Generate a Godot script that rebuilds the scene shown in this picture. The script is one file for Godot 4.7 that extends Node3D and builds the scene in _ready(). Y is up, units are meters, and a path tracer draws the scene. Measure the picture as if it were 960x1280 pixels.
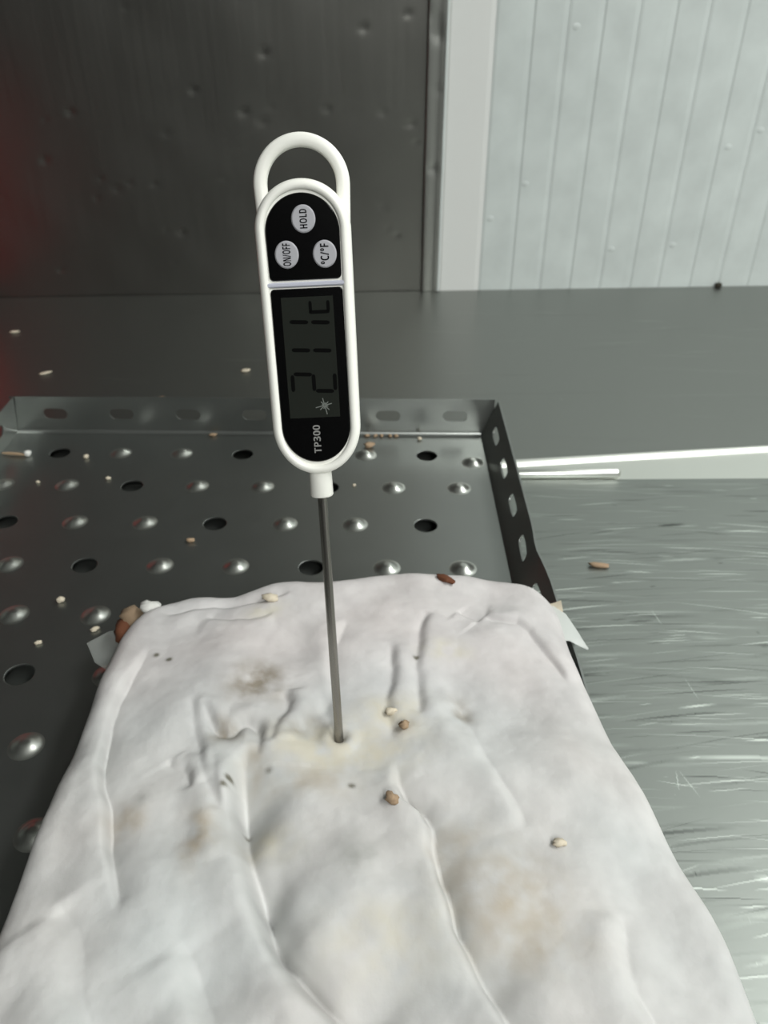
extends Node3D
# A digital probe thermometer stuck upright into a white slab on a perforated steel tray,
# on stainless worktops in front of a steel sheet and a white ribbed wall panel.

const TOP := 0.9          # worktop height
const TRAY := 0.91        # upper face of the tray floor
const WALL_TURN := 2.75   # the back wall is not quite square to the camera
var rng := RandomNumberGenerator.new()
var M := {}
var taken := {}
var slab_skin := PackedVector3Array()   # the slab's surface points, so that crumbs can be laid on it

# ---------------------------------------------------------------- helpers
func numbered(called: String) -> String:
	var n: int = taken.get(called, 0)
	taken[called] = n + 1
	return called if n == 0 else "%s_%03d" % [called, n]

func tag(o: Node, label: String, category: String, group := "", kind := "") -> Node:
	o.set_meta("label", label)
	o.set_meta("category", category)
	if group != "":
		o.set_meta("group", group)
	if kind != "":
		o.set_meta("kind", kind)
	return o

func base(called: String, at := Vector3.ZERO, turn := 0.0) -> Node3D:
	var o := Node3D.new()
	o.name = numbered(called)
	o.position = at
	o.rotation_degrees.y = turn
	add_child(o)
	return o

func put(mesh: Mesh, called: String, m: Material, parent: Node = null, at := Vector3.ZERO) -> MeshInstance3D:
	var o := MeshInstance3D.new()
	o.mesh = mesh
	o.material_override = m
	o.position = at
	if parent == null:
		o.name = numbered(called)
		add_child(o)
	else:
		var n := 0
		for c in parent.get_children():
			if String(c.name) == called or String(c.name).begins_with(called + "_0"):
				n += 1
		o.name = called if n == 0 else "%s_%03d" % [called, n]
		parent.add_child(o, true)
	o.cast_shadow = GeometryInstance3D.SHADOW_CASTING_SETTING_ON
	return o

func begin() -> SurfaceTool:
	var st := SurfaceTool.new()
	st.begin(Mesh.PRIMITIVE_TRIANGLES)
	st.set_smooth_group(-1)
	return st

func done(st: SurfaceTool) -> ArrayMesh:
	st.generate_normals()
	return st.commit()

# three or four corners, counter-clockwise seen from outside
func tri(st: SurfaceTool, a: Vector3, b: Vector3, c: Vector3) -> void:
	for p: Vector3 in [a, c, b]:
		st.add_vertex(p)

func quad(st: SurfaceTool, a: Vector3, b: Vector3, c: Vector3, d: Vector3) -> void:
	tri(st, a, b, c)
	tri(st, a, c, d)

func uvquad(st: SurfaceTool, a: Vector3, b: Vector3, c: Vector3, d: Vector3, s: float, o: Vector2) -> void:
	for p: Vector3 in [a, c, b, a, d, c]:
		st.set_uv((Vector2(p.x, p.z) - o) * s)
		st.add_vertex(p)

func ring(st: SurfaceTool, outer: Array, inner: Array, closed := true) -> void:
	var n := outer.size()
	for i in (n if closed else n - 1):
		var j := (i + 1) % n
		quad(st, outer[i], outer[j], inner[j], inner[i])

func fan(st: SurfaceTool, rim: Array, up := true) -> void:
	var c := Vector3.ZERO
	for p: Vector3 in rim:
		c += p
	c /= rim.size()
	for i in rim.size():
		var j := (i + 1) % rim.size()
		if up:
			tri(st, c, rim[i], rim[j])
		else:
			tri(st, c, rim[j], rim[i])

# a box with chamfered edges
func box_into(st: SurfaceTool, lo: Vector3, hi: Vector3, ch := 0.001) -> void:
	var c := (lo + hi) / 2.0
	var h := (hi - lo) / 2.0
	ch = minf(ch, minf(h.x, minf(h.y, h.z)) * 0.9)
	st.set_smooth_group(-1)
	for ax in 3:
		var u := Vector3.ZERO
		var v := Vector3.ZERO
		var w := Vector3.ZERO
		w[ax] = 1
		u[(ax + 1) % 3] = 1
		v[(ax + 2) % 3] = 1
		var hu := h.dot(u)
		var hv := h.dot(v)
		var hw := h.dot(w)
		for s: float in [1.0, -1.0]:
			var p := []
			for k in [[-1, -1], [1, -1], [1, 1], [-1, 1]]:
				p.append(c + w * hw * s + u * (hu - ch) * k[0] * s + v * (hv - ch) * k[1])
			quad(st, p[0], p[1], p[2], p[3])
	for ax in 3:
		var u := Vector3.ZERO
		var v := Vector3.ZERO
		var w := Vector3.ZERO
		w[ax] = 1
		u[(ax + 1) % 3] = 1
		v[(ax + 2) % 3] = 1
		for su: float in [1.0, -1.0]:
			for sv: float in [1.0, -1.0]:
				var a := c + u * su * (h.dot(u)) + v * sv * (h.dot(v) - ch)
				var b := c + u * su * (h.dot(u) - ch) + v * sv * (h.dot(v))
				var z := w * (h.dot(w) - ch)
				if su * sv > 0:
					quad(st, a - z, b - z, b + z, a + z)
				else:
					quad(st, b - z, a - z, a + z, b + z)
				for sw: float in [1.0, -1.0]:
					var e := c + u * su * (h.dot(u) - ch) + v * sv * (h.dot(v) - ch) + w * sw * h.dot(w)
					if su * sv * sw > 0:
						tri(st, a + z * sw, b + z * sw, e)
					else:
						tri(st, b + z * sw, a + z * sw, e)

func boxed(lo: Vector3, hi: Vector3, ch := 0.001) -> ArrayMesh:
	var st := begin()
	box_into(st, lo, hi, ch)
	return done(st)

# a tube of changing radius along points
func tube(st: SurfaceTool, pts: Array, radii: Array, sides := 14, cap := true, squash := 1.0) -> void:
	st.set_smooth_group(1)
	var prev := []
	var n := pts.size()
	var side := Vector3.ZERO
	for i in n:
		var d: Vector3 = (pts[mini(i + 1, n - 1)] - pts[maxi(i - 1, 0)]).normalized()
		if side == Vector3.ZERO:
			side = d.cross(Vector3(0, 0, 1) if absf(d.z) < 0.9 else Vector3(1, 0, 0)).normalized()
		side = (side - d * side.dot(d)).normalized()
		var o := d.cross(side)
		var cur := []
		for k in sides:
			var a := TAU * k / sides
			cur.append(pts[i] + (side * cos(a) + o * sin(a) * squash) * radii[i])
		if i > 0:
			ring(st, prev, cur)
		elif cap:
			st.set_smooth_group(-1)
			fan(st, cur, false)
			st.set_smooth_group(1)
		prev = cur
	if cap:
		st.set_smooth_group(-1)
		fan(st, prev, true)

# surface of revolution about y: profile of (radius, height) going up on the outside
func lathe(st: SurfaceTool, profile: Array, sides := 24, at := Vector3.ZERO) -> void:
	st.set_smooth_group(1)
	var prev := []
	for q: Vector2 in profile:
		var cur := []
		for k in sides:
			var a := -TAU * k / sides
			cur.append(at + Vector3(cos(a) * q.x, q.y, sin(a) * q.x))
		if not prev.is_empty():
			ring(st, prev, cur)
		prev = cur

func steel(albedo: float, rough: float, metal := 0.95, tint := Vector3(1, 1.01, 0.98)) -> StandardMaterial3D:
	var m := StandardMaterial3D.new()
	m.albedo_color = Color(albedo * tint.x, albedo * tint.y, albedo * tint.z)
	m.metallic = metal
	m.roughness = rough
	return m

func plain(c: Color, rough: float, spec := 0.5) -> StandardMaterial3D:
	var m := StandardMaterial3D.new()
	m.albedo_color = c
	m.roughness = rough
	m.metallic_specular = spec
	return m

func noise_map(freq: float, oct: int, seed_no: int, lo: float, hi: float, size := 512) -> NoiseTexture2D:
	var n := FastNoiseLite.new()
	n.seed = seed_no
	n.frequency = freq
	n.fractal_octaves = oct
	var g := Gradient.new()
	g.set_color(0, Color(lo, lo, lo))
	g.set_color(1, Color(hi, hi, hi))
	var t := NoiseTexture2D.new()
	t.width = size
	t.height = size
	t.seamless = true
	t.noise = n
	t.color_ramp = g
	return t

# a grey map of brush strokes: [centre of the arcs, how many] sets; returns bytes
func strokes(size: int, span: float, sets: Array, seed_no: int) -> PackedByteArray:
	var r := RandomNumberGenerator.new()
	r.seed = seed_no
	var b := PackedByteArray()
	b.resize(size * size)
	b.fill(120)
	var px := size / span
	for s: Dictionary in sets:
		for i in int(s.n):
			var p := Vector2(r.randf_range(s.lo.x, s.hi.x), r.randf_range(s.lo.y, s.hi.y))
			var c: Vector2 = s.c + Vector2(r.randfn(0, s.jit), r.randfn(0, s.jit))
			var rad := p.distance_to(c)
			var a0 := (p - c).angle()
			var length := absf(r.randfn(s.len, s.len * 0.5)) * px
			var add: float = r.randfn(0.0, s.amp) + s.bias
			var wide := 1 + int(r.randf() * r.randf() * s.wide)
			var steps := int(length)
			for k in steps:
				var a := a0 + (k - steps * 0.5) / (rad * px)
				var q := (c + Vector2(cos(a), sin(a)) * rad) * px
				var fade := sin(PI * k / maxf(1.0, steps))
				var x := int(q.x)
				if x < 0 or x >= size:
					continue
				for w in wide:
					var y := int(q.y) + w
					if y < 0 or y >= size:
						continue
					var at := y * size + x
					var soft := 1.0 if wide < 3 else sin(PI * (w + 0.7) / (wide + 0.4))
					b[at] = clampi(int(b[at] + add * fade * soft), 0, 255)
	return b

func brushed(m: StandardMaterial3D, b: PackedByteArray, size: int, bump: float, rough_lo: float, rough_hi: float, tone: float) -> void:
	var img := Image.create_from_data(size, size, false, Image.FORMAT_L8, b)
	var nm := img.duplicate() as Image
	nm.convert(Image.FORMAT_RGBA8)
	nm.bump_map_to_normal_map(bump)
	m.normal_enabled = true
	m.normal_texture = ImageTexture.create_from_image(nm)
	var rb := PackedByteArray()
	rb.resize(size * size)
	var lut_r := PackedByteArray()
	var lut_t := PackedByteArray()
	for v in 256:
		var f := clampf((v - 120) / 90.0 * 0.5 + 0.5, 0, 1)
		lut_r.append(int(255 * lerpf(rough_lo, rough_hi, f)))
		lut_t.append(int(clampf(255 * (1.0 - tone + tone * f), 0, 255)))
	var tb := PackedByteArray()
	tb.resize(size * size)
	for i in size * size:
		rb[i] = lut_r[b[i]]
		tb[i] = lut_t[b[i]]
	m.roughness = 1.0
	m.roughness_texture = ImageTexture.create_from_image(Image.create_from_data(size, size, false, Image.FORMAT_L8, rb))
	m.albedo_texture = ImageTexture.create_from_image(Image.create_from_data(size, size, false, Image.FORMAT_L8, tb))

# ---------------------------------------------------------------- scene
func _ready() -> void:
	rng.seed = 7
	# camera: 33.7 degrees down, 27 mm-equivalent phone lens
	var cam := Camera3D.new()
	cam.name = "camera"
	cam.position = Vector3(0, 1.235, 0)
	cam.rotation_degrees.x = -33.7
	cam.fov = 65.24
	var lens := CameraAttributesPhysical.new()
	lens.frustum_focal_length = 18.75   # the same 65.24 degrees
	lens.frustum_focus_distance = 0.30
	lens.exposure_aperture = 12.0
	cam.attributes = lens
	cam.near = 0.01
	add_child(cam)
	var we := WorldEnvironment.new()
	we.name = "environment"
	var env := Environment.new()
	env.background_mode = Environment.BG_COLOR
	env.background_color = Color(0, 0, 0)
	env.tonemap_mode = Environment.TONE_MAPPER_LINEAR
	env.tonemap_exposure = 0.39
	env.sdfgi_enabled = true
	env.ssao_enabled = true
	env.ssil_enabled = true
	we.environment = env
	add_child(we)
	# two ceiling lamps: over the right-hand side of the worktop, and further back in the room
	ceiling_lamp(Vector3(1.10, 2.55, -0.05), 0.34, 1.70, 9.0, "long ceiling lamp above the right side of the worktop")
	ceiling_lamp(Vector3(0.60, 2.55, 2.00), 0.34, 1.70, 17.0, "long ceiling lamp further back in the room, behind the camera")
	materials()
	room()
	worktops()
	tray()
	slab()
	thermometer()
	crumbs()

func ceiling_lamp(at: Vector3, wide: float, long: float, energy: float, label: String) -> void:
	var o := base("ceiling_lamp", at)
	tag(o, label, "lamp")
	put(boxed(Vector3(-wide / 2 - 0.03, 0.0, -long / 2 - 0.03), Vector3(wide / 2 + 0.03, 0.05, long / 2 + 0.03), 0.008), "housing", plain(Color(0.8, 0.8, 0.78), 0.5), o)
	var glow := StandardMaterial3D.new()
	glow.albedo_color = Color(0.9, 0.9, 0.88)
	glow.emission_enabled = true
	glow.emission = Color(1.0, 0.98, 0.94)
	glow.emission_energy_multiplier = 2.0
	put(boxed(Vector3(-wide / 2, -0.02, -long / 2), Vector3(wide / 2, 0.0, long / 2), 0.006), "diffuser", glow, o)
	var l := AreaLight3D.new()
	l.name = "light"
	l.area_size = Vector2(wide, long)
	l.light_energy = energy
	l.light_color = Color(0.995, 1.0, 0.99)
	l.area_range = 8.0
	l.area_attenuation = 2.0
	l.shadow_enabled = true
	l.rotation_degrees.x = -90
	l.position = Vector3(0, -0.025, 0)
	o.add_child(l)

func materials() -> void:
	# front worktop: wiped in wide arcs, scratched
	var span := 1.0
	var c0 := Vector2(0.5, 1.0)   # texture origin in metres is (x = -0.3, z = -0.65)
	var b := strokes(2048, span, [
		{"n": 1500, "lo": Vector2(0.0, 0.0), "hi": Vector2(1, 1), "c": Vector2(0.5, 6.0), "jit": 0.3, "len": 0.06, "amp": 16.0, "bias": 0.0, "wide": 12},
		{"n": 2400, "lo": Vector2(0.36, 0.16), "hi": Vector2(0.95, 0.95), "c": Vector2(0.50, 1.0), "jit": 0.05, "len": 0.045, "amp": 34.0, "bias": 4.0, "wide": 9},
		{"n": 2600, "lo": Vector2(0.36, 0.03), "hi": Vector2(0.95, 0.95), "c": Vector2(0.50, 1.6), "jit": 0.10, "len": 0.03, "amp": 30.0, "bias": 6.0, "wide": 5},
		{"n": 200, "lo": Vector2(0.46, 0.10), "hi": Vector2(0.95, 0.95), "c": Vector2(0.50, 1.1), "jit": 0.06, "len": 0.03, "amp": 25.0, "bias": 45.0, "wide": 8},
		{"n": 320, "lo": Vector2(0.54, 0.26), "hi": Vector2(0.95, 0.80), "c": Vector2(0.50, 1.0), "jit": 0.05, "len": 0.03, "amp": 30.0, "bias": 70.0, "wide": 8},
		{"n": 6, "lo": Vector2(0.44, 0.24), "hi": Vector2(0.50, 0.40), "c": Vector2(2.6, 0.2), "jit": 0.3, "len": 0.014, "amp": 20.0, "bias": 50.0, "wide": 4},
	], 3)
	M.front = steel(0.84, 0.4, 0.92, Vector3(0.97, 1.0, 0.97))
	brushed(M.front, b, 2048, 0.22, 0.32, 0.52, 0.6)
	b = strokes(1024, 2.4, [
		{"n": 900, "lo": Vector2(0, 0), "hi": Vector2(2.4, 2.4), "c": Vector2(1.2, 40), "jit": 4.0, "len": 0.10, "amp": 10.0, "bias": 0.0, "wide": 5},
		{"n": 160, "lo": Vector2(0.3, 0), "hi": Vector2(2.2, 0.6), "c": Vector2(1.2, 19), "jit": 3.0, "len": 0.05, "amp": 14.0, "bias": 12.0, "wide": 3},
	], 5)
	M.rear = steel(0.66, 0.4, 0.92, Vector3(0.98, 1.0, 0.97))
	brushed(M.rear, b, 1024, 0.15, 0.32, 0.44, 0.3)
	M.strip = steel(0.86, 0.40, 0.95)
	M.rod = steel(0.85, 0.28, 0.95)
	# wall sheet: vertical brushing
	M.sheet = steel(0.43, 0.42, 0.9, Vector3(1.0, 1.0, 0.96))
	M.sheet.roughness_texture = noise_map(0.02, 4, 11, 0.9, 1.0)
	M.sheet.uv1_triplanar = true
	M.sheet.uv1_scale = Vector3(14, 0.5, 14)
	M.trim = steel(0.56, 0.4, 0.85)
	M.panel = plain(Color(0.82, 0.85, 0.84), 0.38)
	M.panel.uv1_triplanar = true
	M.panel.uv1_scale = Vector3(3, 3, 3)
	M.panel.albedo_texture = noise_map(0.01, 4, 21, 0.93, 1.0)
	M.margin = plain(Color(0.865, 0.873, 0.862), 0.4)
	M.tray = steel(0.60, 0.34, 0.92, Vector3(0.98, 1.0, 0.98))
	M.tray.roughness_texture = noise_map(0.01, 3, 31, 0.88, 1.0)
	M.tray.uv1_triplanar = true
	M.tray.uv1_scale = Vector3(6, 6, 6)
	M.dome = steel(0.78, 0.3, 0.95)
	M.slab = plain(Color(1, 1, 1), 0.75, 0.35)
	M.slab.vertex_color_use_as_albedo = true
	M.slab.uv1_triplanar = true
	M.slab.uv1_scale = Vector3(14, 14, 14)
	var fine := noise_map(0.02, 5, 41, 0.0, 1.0)
	fine.as_normal_map = true
	fine.bump_strength = 2.0
	M.slab.normal_enabled = true
	M.slab.normal_texture = fine
	M.slab.normal_scale = 0.55
	M.plastic = plain(Color(0.96, 0.96, 0.93), 0.38)
	M.black = plain(Color(0.012, 0.012, 0.014), 0.16)
	M.lcd = plain(Color(0.14, 0.15, 0.135), 0.4, 0.12)
	M.segment = plain(Color(0.05, 0.052, 0.05), 0.8, 0.1)
	M.button = plain(Color(0.66, 0.66, 0.68), 0.5)
	M.ink = plain(Color(0.03, 0.03, 0.04), 0.7, 0.2)
	M.print = plain(Color(0.5, 0.5, 0.49), 0.6)
	M.bar = plain(Color(0.74, 0.75, 0.80), 0.4)
	M.probe = steel(0.60, 0.26, 0.95, Vector3(1, 0.98, 0.94))
	M.crust = plain(Color(0.38, 0.22, 0.13), 0.85)
	M.crumb_tan = plain(Color(0.62, 0.53, 0.43), 0.9)
	M.crumb_pale = plain(Color(0.80, 0.76, 0.68), 0.9)
	M.crumb_dark = plain(Color(0.2, 0.19, 0.15), 0.9)
	M.film = plain(Color(0.80, 0.82, 0.80, 0.28), 0.35)
	M.film.transparency = BaseMaterial3D.TRANSPARENCY_ALPHA
	M.film.cull_mode = BaseMaterial3D.CULL_DISABLED
	M.film2 = plain(Color(0.85, 0.865, 0.85, 0.62), 0.45)
	M.film2.transparency = BaseMaterial3D.TRANSPARENCY_ALPHA
	M.film2.cull_mode = BaseMaterial3D.CULL_DISABLED
	M.crumb_white = plain(Color(0.86, 0.86, 0.84), 0.8)
	M.crust_pale = plain(Color(0.55, 0.47, 0.38), 0.85)
	M.scuff = plain(Color(0.42, 0.44, 0.42), 0.7)
	M.red = plain(Color(0.70, 0.02, 0.05), 0.6, 0.2)
	M.paint = plain(Color(0.2, 0.205, 0.2), 0.7)
	M.ground = plain(Color(0.2, 0.195, 0.19), 0.6)
	M.white = plain(Color(0.8, 0.81, 0.8), 0.8)

# ---------------------------------------------------------------- the room
func room() -> void:
	var s := "structure"
	tag(put(boxed(Vector3(-2.4, -0.12, -1.7), Vector3(2.6, 0, 3.6)), "floor", M.ground), "dark grey floor of the kitchen room", "floor", "", s)
	tag(put(boxed(Vector3(-2.4, 2.6, -1.7), Vector3(2.6, 2.72, 3.6)), "ceiling", M.white), "white ceiling of the kitchen room", "ceiling", "", s)
	tag(put(boxed(Vector3(-2.4, 0, -1.7), Vector3(-2.28, 2.6, 3.6)), "wall_left", M.paint), "dark grey wall at the left of the room", "wall", "", s)
	tag(put(boxed(Vector3(2.48, 0, -1.7), Vector3(2.6, 2.6, 3.6)), "wall_right", M.white), "white wall at the right of the room", "wall", "", s)
	tag(put(boxed(Vector3(-2.4, 0, 3.48), Vector3(2.6, 2.6, 3.6)), "wall_front", M.paint), "dark grey wall behind the camera", "wall", "", s)
	var w := base("wall_back", Vector3(0, 0, -1.0132), WALL_TURN)
	tag(w, "back wall clad in dark steel sheet at left and white ribbed panel at right", "wall", "", s)
	put(boxed(Vector3(-2.6, 0, -0.14), Vector3(2.9, 2.6, -0.02)), "core", M.paint, w)
	put(dented_sheet(), "steel_sheet", M.sheet, w)
	put(boxed(Vector3(-2.5, 0.0, -0.02), Vector3(-0.7505, 2.6, 0.0), 0.002), "steel_sheet", M.sheet, w)
	put(boxed(Vector3(-0.75, 0.0, -0.02), Vector3(0.047, 0.8495, 0.0), 0.001), "steel_sheet", M.sheet, w)
	put(boxed(Vector3(-0.75, 1.6505, -0.02), Vector3(0.047, 2.6, 0.0), 0.001), "steel_sheet", M.sheet, w)
	# white ribbed panel: one flat margin, then narrow ribs
	var x := 0.0705
	var k := 0
	while x < 2.4:
		var wide := 0.0515 if k == 0 else (0.0392 + 0.0012 * ((k * 5) % 3 - 1))
		var st := begin()
		rib(st, x, x + wide, 0.0009 if k % 2 == 0 else 0.0005)
		if k < 10:
			var spots := [[], [Vector2(0.131, 0.989)], [Vector2(0.163, 1.029)], [Vector2(0.211, 1.191)], [], [Vector2(0.28, 0.95)], [], [Vector2(0.366, 0.954)], [Vector2(0.41, 1.068)], [Vector2(0.435, 1.086)]]
			for q: Vector2 in spots[k]:
				lathe_wall(st, Vector3(clampf(q.x, x + 0.008, x + wide - 0.008), q.y, 0.0), 0.005, 0.0006)
		put(done(st), "panel_strip" if k > 0 else "panel_margin", M.panel if k > 0 else M.margin, w)
		x += wide
		k += 1
	# edge profile between the two
	var t := base("trim_1", Vector3(0, 0, -1.0132), WALL_TURN)
	tag(t, "upright steel edge strip between dark sheet and white panel, dented near its top", "trim", "", s)
	put(trim_profile(), "edge_strip", M.trim, t)
	put(boxed(Vector3(0.0672, 0.901, 0.004), Vector3(0.0702, 2.6, 0.0062), 0.0008), "bright_edge", M.panel, t)

# one rib of the panel, with sloping flanks into the joints
func rib(st: SurfaceTool, x0: float, x1: float, deep: float) -> void:
	var prof := [Vector2(x0, -deep), Vector2(x0 + 0.003, 0.0), Vector2(x1 - 0.006, 0.0), Vector2(x1 - 0.0015, -deep * 0.6), Vector2(x1, -deep)]
	st.set_smooth_group(-1)
	for i in prof.size() - 1:
		var a: Vector2 = prof[i]
		var b: Vector2 = prof[i + 1]
		quad(st, Vector3(a.x, 0, a.y), Vector3(b.x, 0, b.y), Vector3(b.x, 2.6, b.y), Vector3(a.x, 2.6, a.y))
	quad(st, Vector3(x1, 0, -0.02), Vector3(x0, 0, -0.02), Vector3(x0, 2.6, -0.02), Vector3(x1, 2.6, -0.02))
	quad(st, Vector3(x0, 0, -0.02), Vector3(x0, 0, -deep), Vector3(x0, 2.6, -deep), Vector3(x0, 2.6, -0.02))
	quad(st, Vector3(x1, 0, -deep), Vector3(x1, 0, -0.02), Vector3(x1, 2.6, -0.02), Vector3(x1, 2.6, -deep))

# a small bump on a wall face
func lathe_wall(st: SurfaceTool, at: Vector3, r: float, h: float) -> void:
	st.set_smooth_group(2)
	var prev := []
	for i in 5:
		var f := i / 4.0
		var cur := []
		for k in 14:
			var a := TAU * k / 14
			cur.append(at + Vector3(cos(a) * r * (1 - f), sin(a) * r * (1 - f) * 0.8, h * sin(f * PI / 2)))
		if i > 0:
			ring(st, prev, cur)
		prev = cur

func trim_profile() -> ArrayMesh:
	var st := begin()
	st.set_smooth_group(1)
	var prof := [Vector2(0.0472, 0.0), Vector2(0.0478, 0.0035), Vector2(0.0495, 0.0044), Vector2(0.056, 0.0030), Vector2(0.063, 0.0034), Vector2(0.0672, 0.0046), Vector2(0.0690, 0.0040), Vector2(0.0694, 0.0)]
	var dents := [Vector3(0.053, 1.201, 0.004), Vector3(0.058, 1.186, 0.006), Vector3(0.057, 1.048, 0.004), Vector3(0.060, 1.13, 0.003)]
	var rows := 260
	var prev := []
	for r in rows + 1:
		var y := 0.9005 + (2.59 - 0.9005) * pow(r / float(rows), 1.9)
		var cur := []
		for q: Vector2 in prof:
			var p := Vector3(q.x, y, q.y)
			for d: Vector3 in dents:
				var dd := Vector2(p.x - d.x, (p.y - d.y) * 0.7).length() / d.z
				if q.y > 0.001:
					p.z -= 0.0022 * exp(-dd * dd)
			p.z += 0.0006 * sin(y * 21.0) * (1.0 if q.y > 0.001 else 0.0)
			cur.append(p)
		if r > 0:
			ring(st, cur, prev, false)
		prev = cur
	return done(st)

func dented_sheet() -> ArrayMesh:
	var st := begin()
	st.set_smooth_group(1)
	var dents := []
	for q in [Vector2(-0.213, 1.131), Vector2(-0.16, 1.109), Vector2(-0.132, 1.167), Vector2(-0.189, 1.037), Vector2(-0.316, 1.028), Vector2(-0.272, 1.033), Vector2(-0.247, 0.976),
			Vector2(-0.393, 1.06), Vector2(-0.353, 1.11), Vector2(-0.022, 1.19), Vector2(0.026, 1.203), Vector2(-0.002, 1.108), Vector2(0.031, 1.096), Vector2(0.037, 1.076),
			Vector2(-0.002, 1.004), Vector2(0.016, 0.97), Vector2(0.004, 0.979), Vector2(-0.065, 1.111), Vector2(-0.25, 1.088), Vector2(-0.333, 1.039), Vector2(-0.402, 0.933), Vector2(-0.14, 1.099), Vector2(-0.300, 1.034)]:
		dents.append([q, rng.randf_range(0.0035, 0.0065), rng.randf_range(0.0004, 0.0010)])
	for i in 40:
		dents.append([Vector2(rng.randf_range(-0.7, 0.04), rng.randf_range(0.93, 1.5)), rng.randf_range(0.002, 0.005), rng.randf_range(0.0002, 0.0006)])
	var nz := FastNoiseLite.new()
	nz.seed = 4
	nz.frequency = 6.0
	nz.fractal_octaves = 2
	var nx := 320
	var ny := 320
	var zz := PackedFloat32Array()
	zz.resize((nx + 1) * (ny + 1))
	for j in ny + 1:
		for i in nx + 1:
			zz[j * (nx + 1) + i] = 0.0012 * nz.get_noise_2d(-0.75 + 0.797 * i / nx, 0.85 + 0.8 * j / ny)
	for d: Array in dents:
		var q: Vector2 = d[0]
		var r: float = d[1]
		for j in range(maxi(0, int((q.y - 3 * r - 0.85) / 0.8 * ny)), mini(ny, int((q.y + 3 * r - 0.85) / 0.8 * ny) + 1)):
			for i in range(maxi(0, int((q.x - 3 * r + 0.75) / 0.797 * nx)), mini(nx, int((q.x + 3 * r + 0.75) / 0.797 * nx) + 1)):
				var p := Vector2(-0.75 + 0.797 * i / nx, 0.85 + 0.8 * j / ny)
				var e := (p - q)
				e.y *= 1.3
				zz[j * (nx + 1) + i] -= d[2] * exp(-e.length_squared() / (r * r))
	for j in ny + 1:
		for i in nx + 1:
			st.add_vertex(Vector3(-0.75 + 0.797 * i / nx, 0.85 + 0.8 * j / ny, zz[j * (nx + 1) + i] - 0.001))
	for j in ny:
		for i in nx:
			var a := j * (nx + 1) + i
			for v in [a, a + nx + 1, a + nx + 2, a, a + nx + 2, a + 1]:
				st.add_index(v)
	return done(st)

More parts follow.
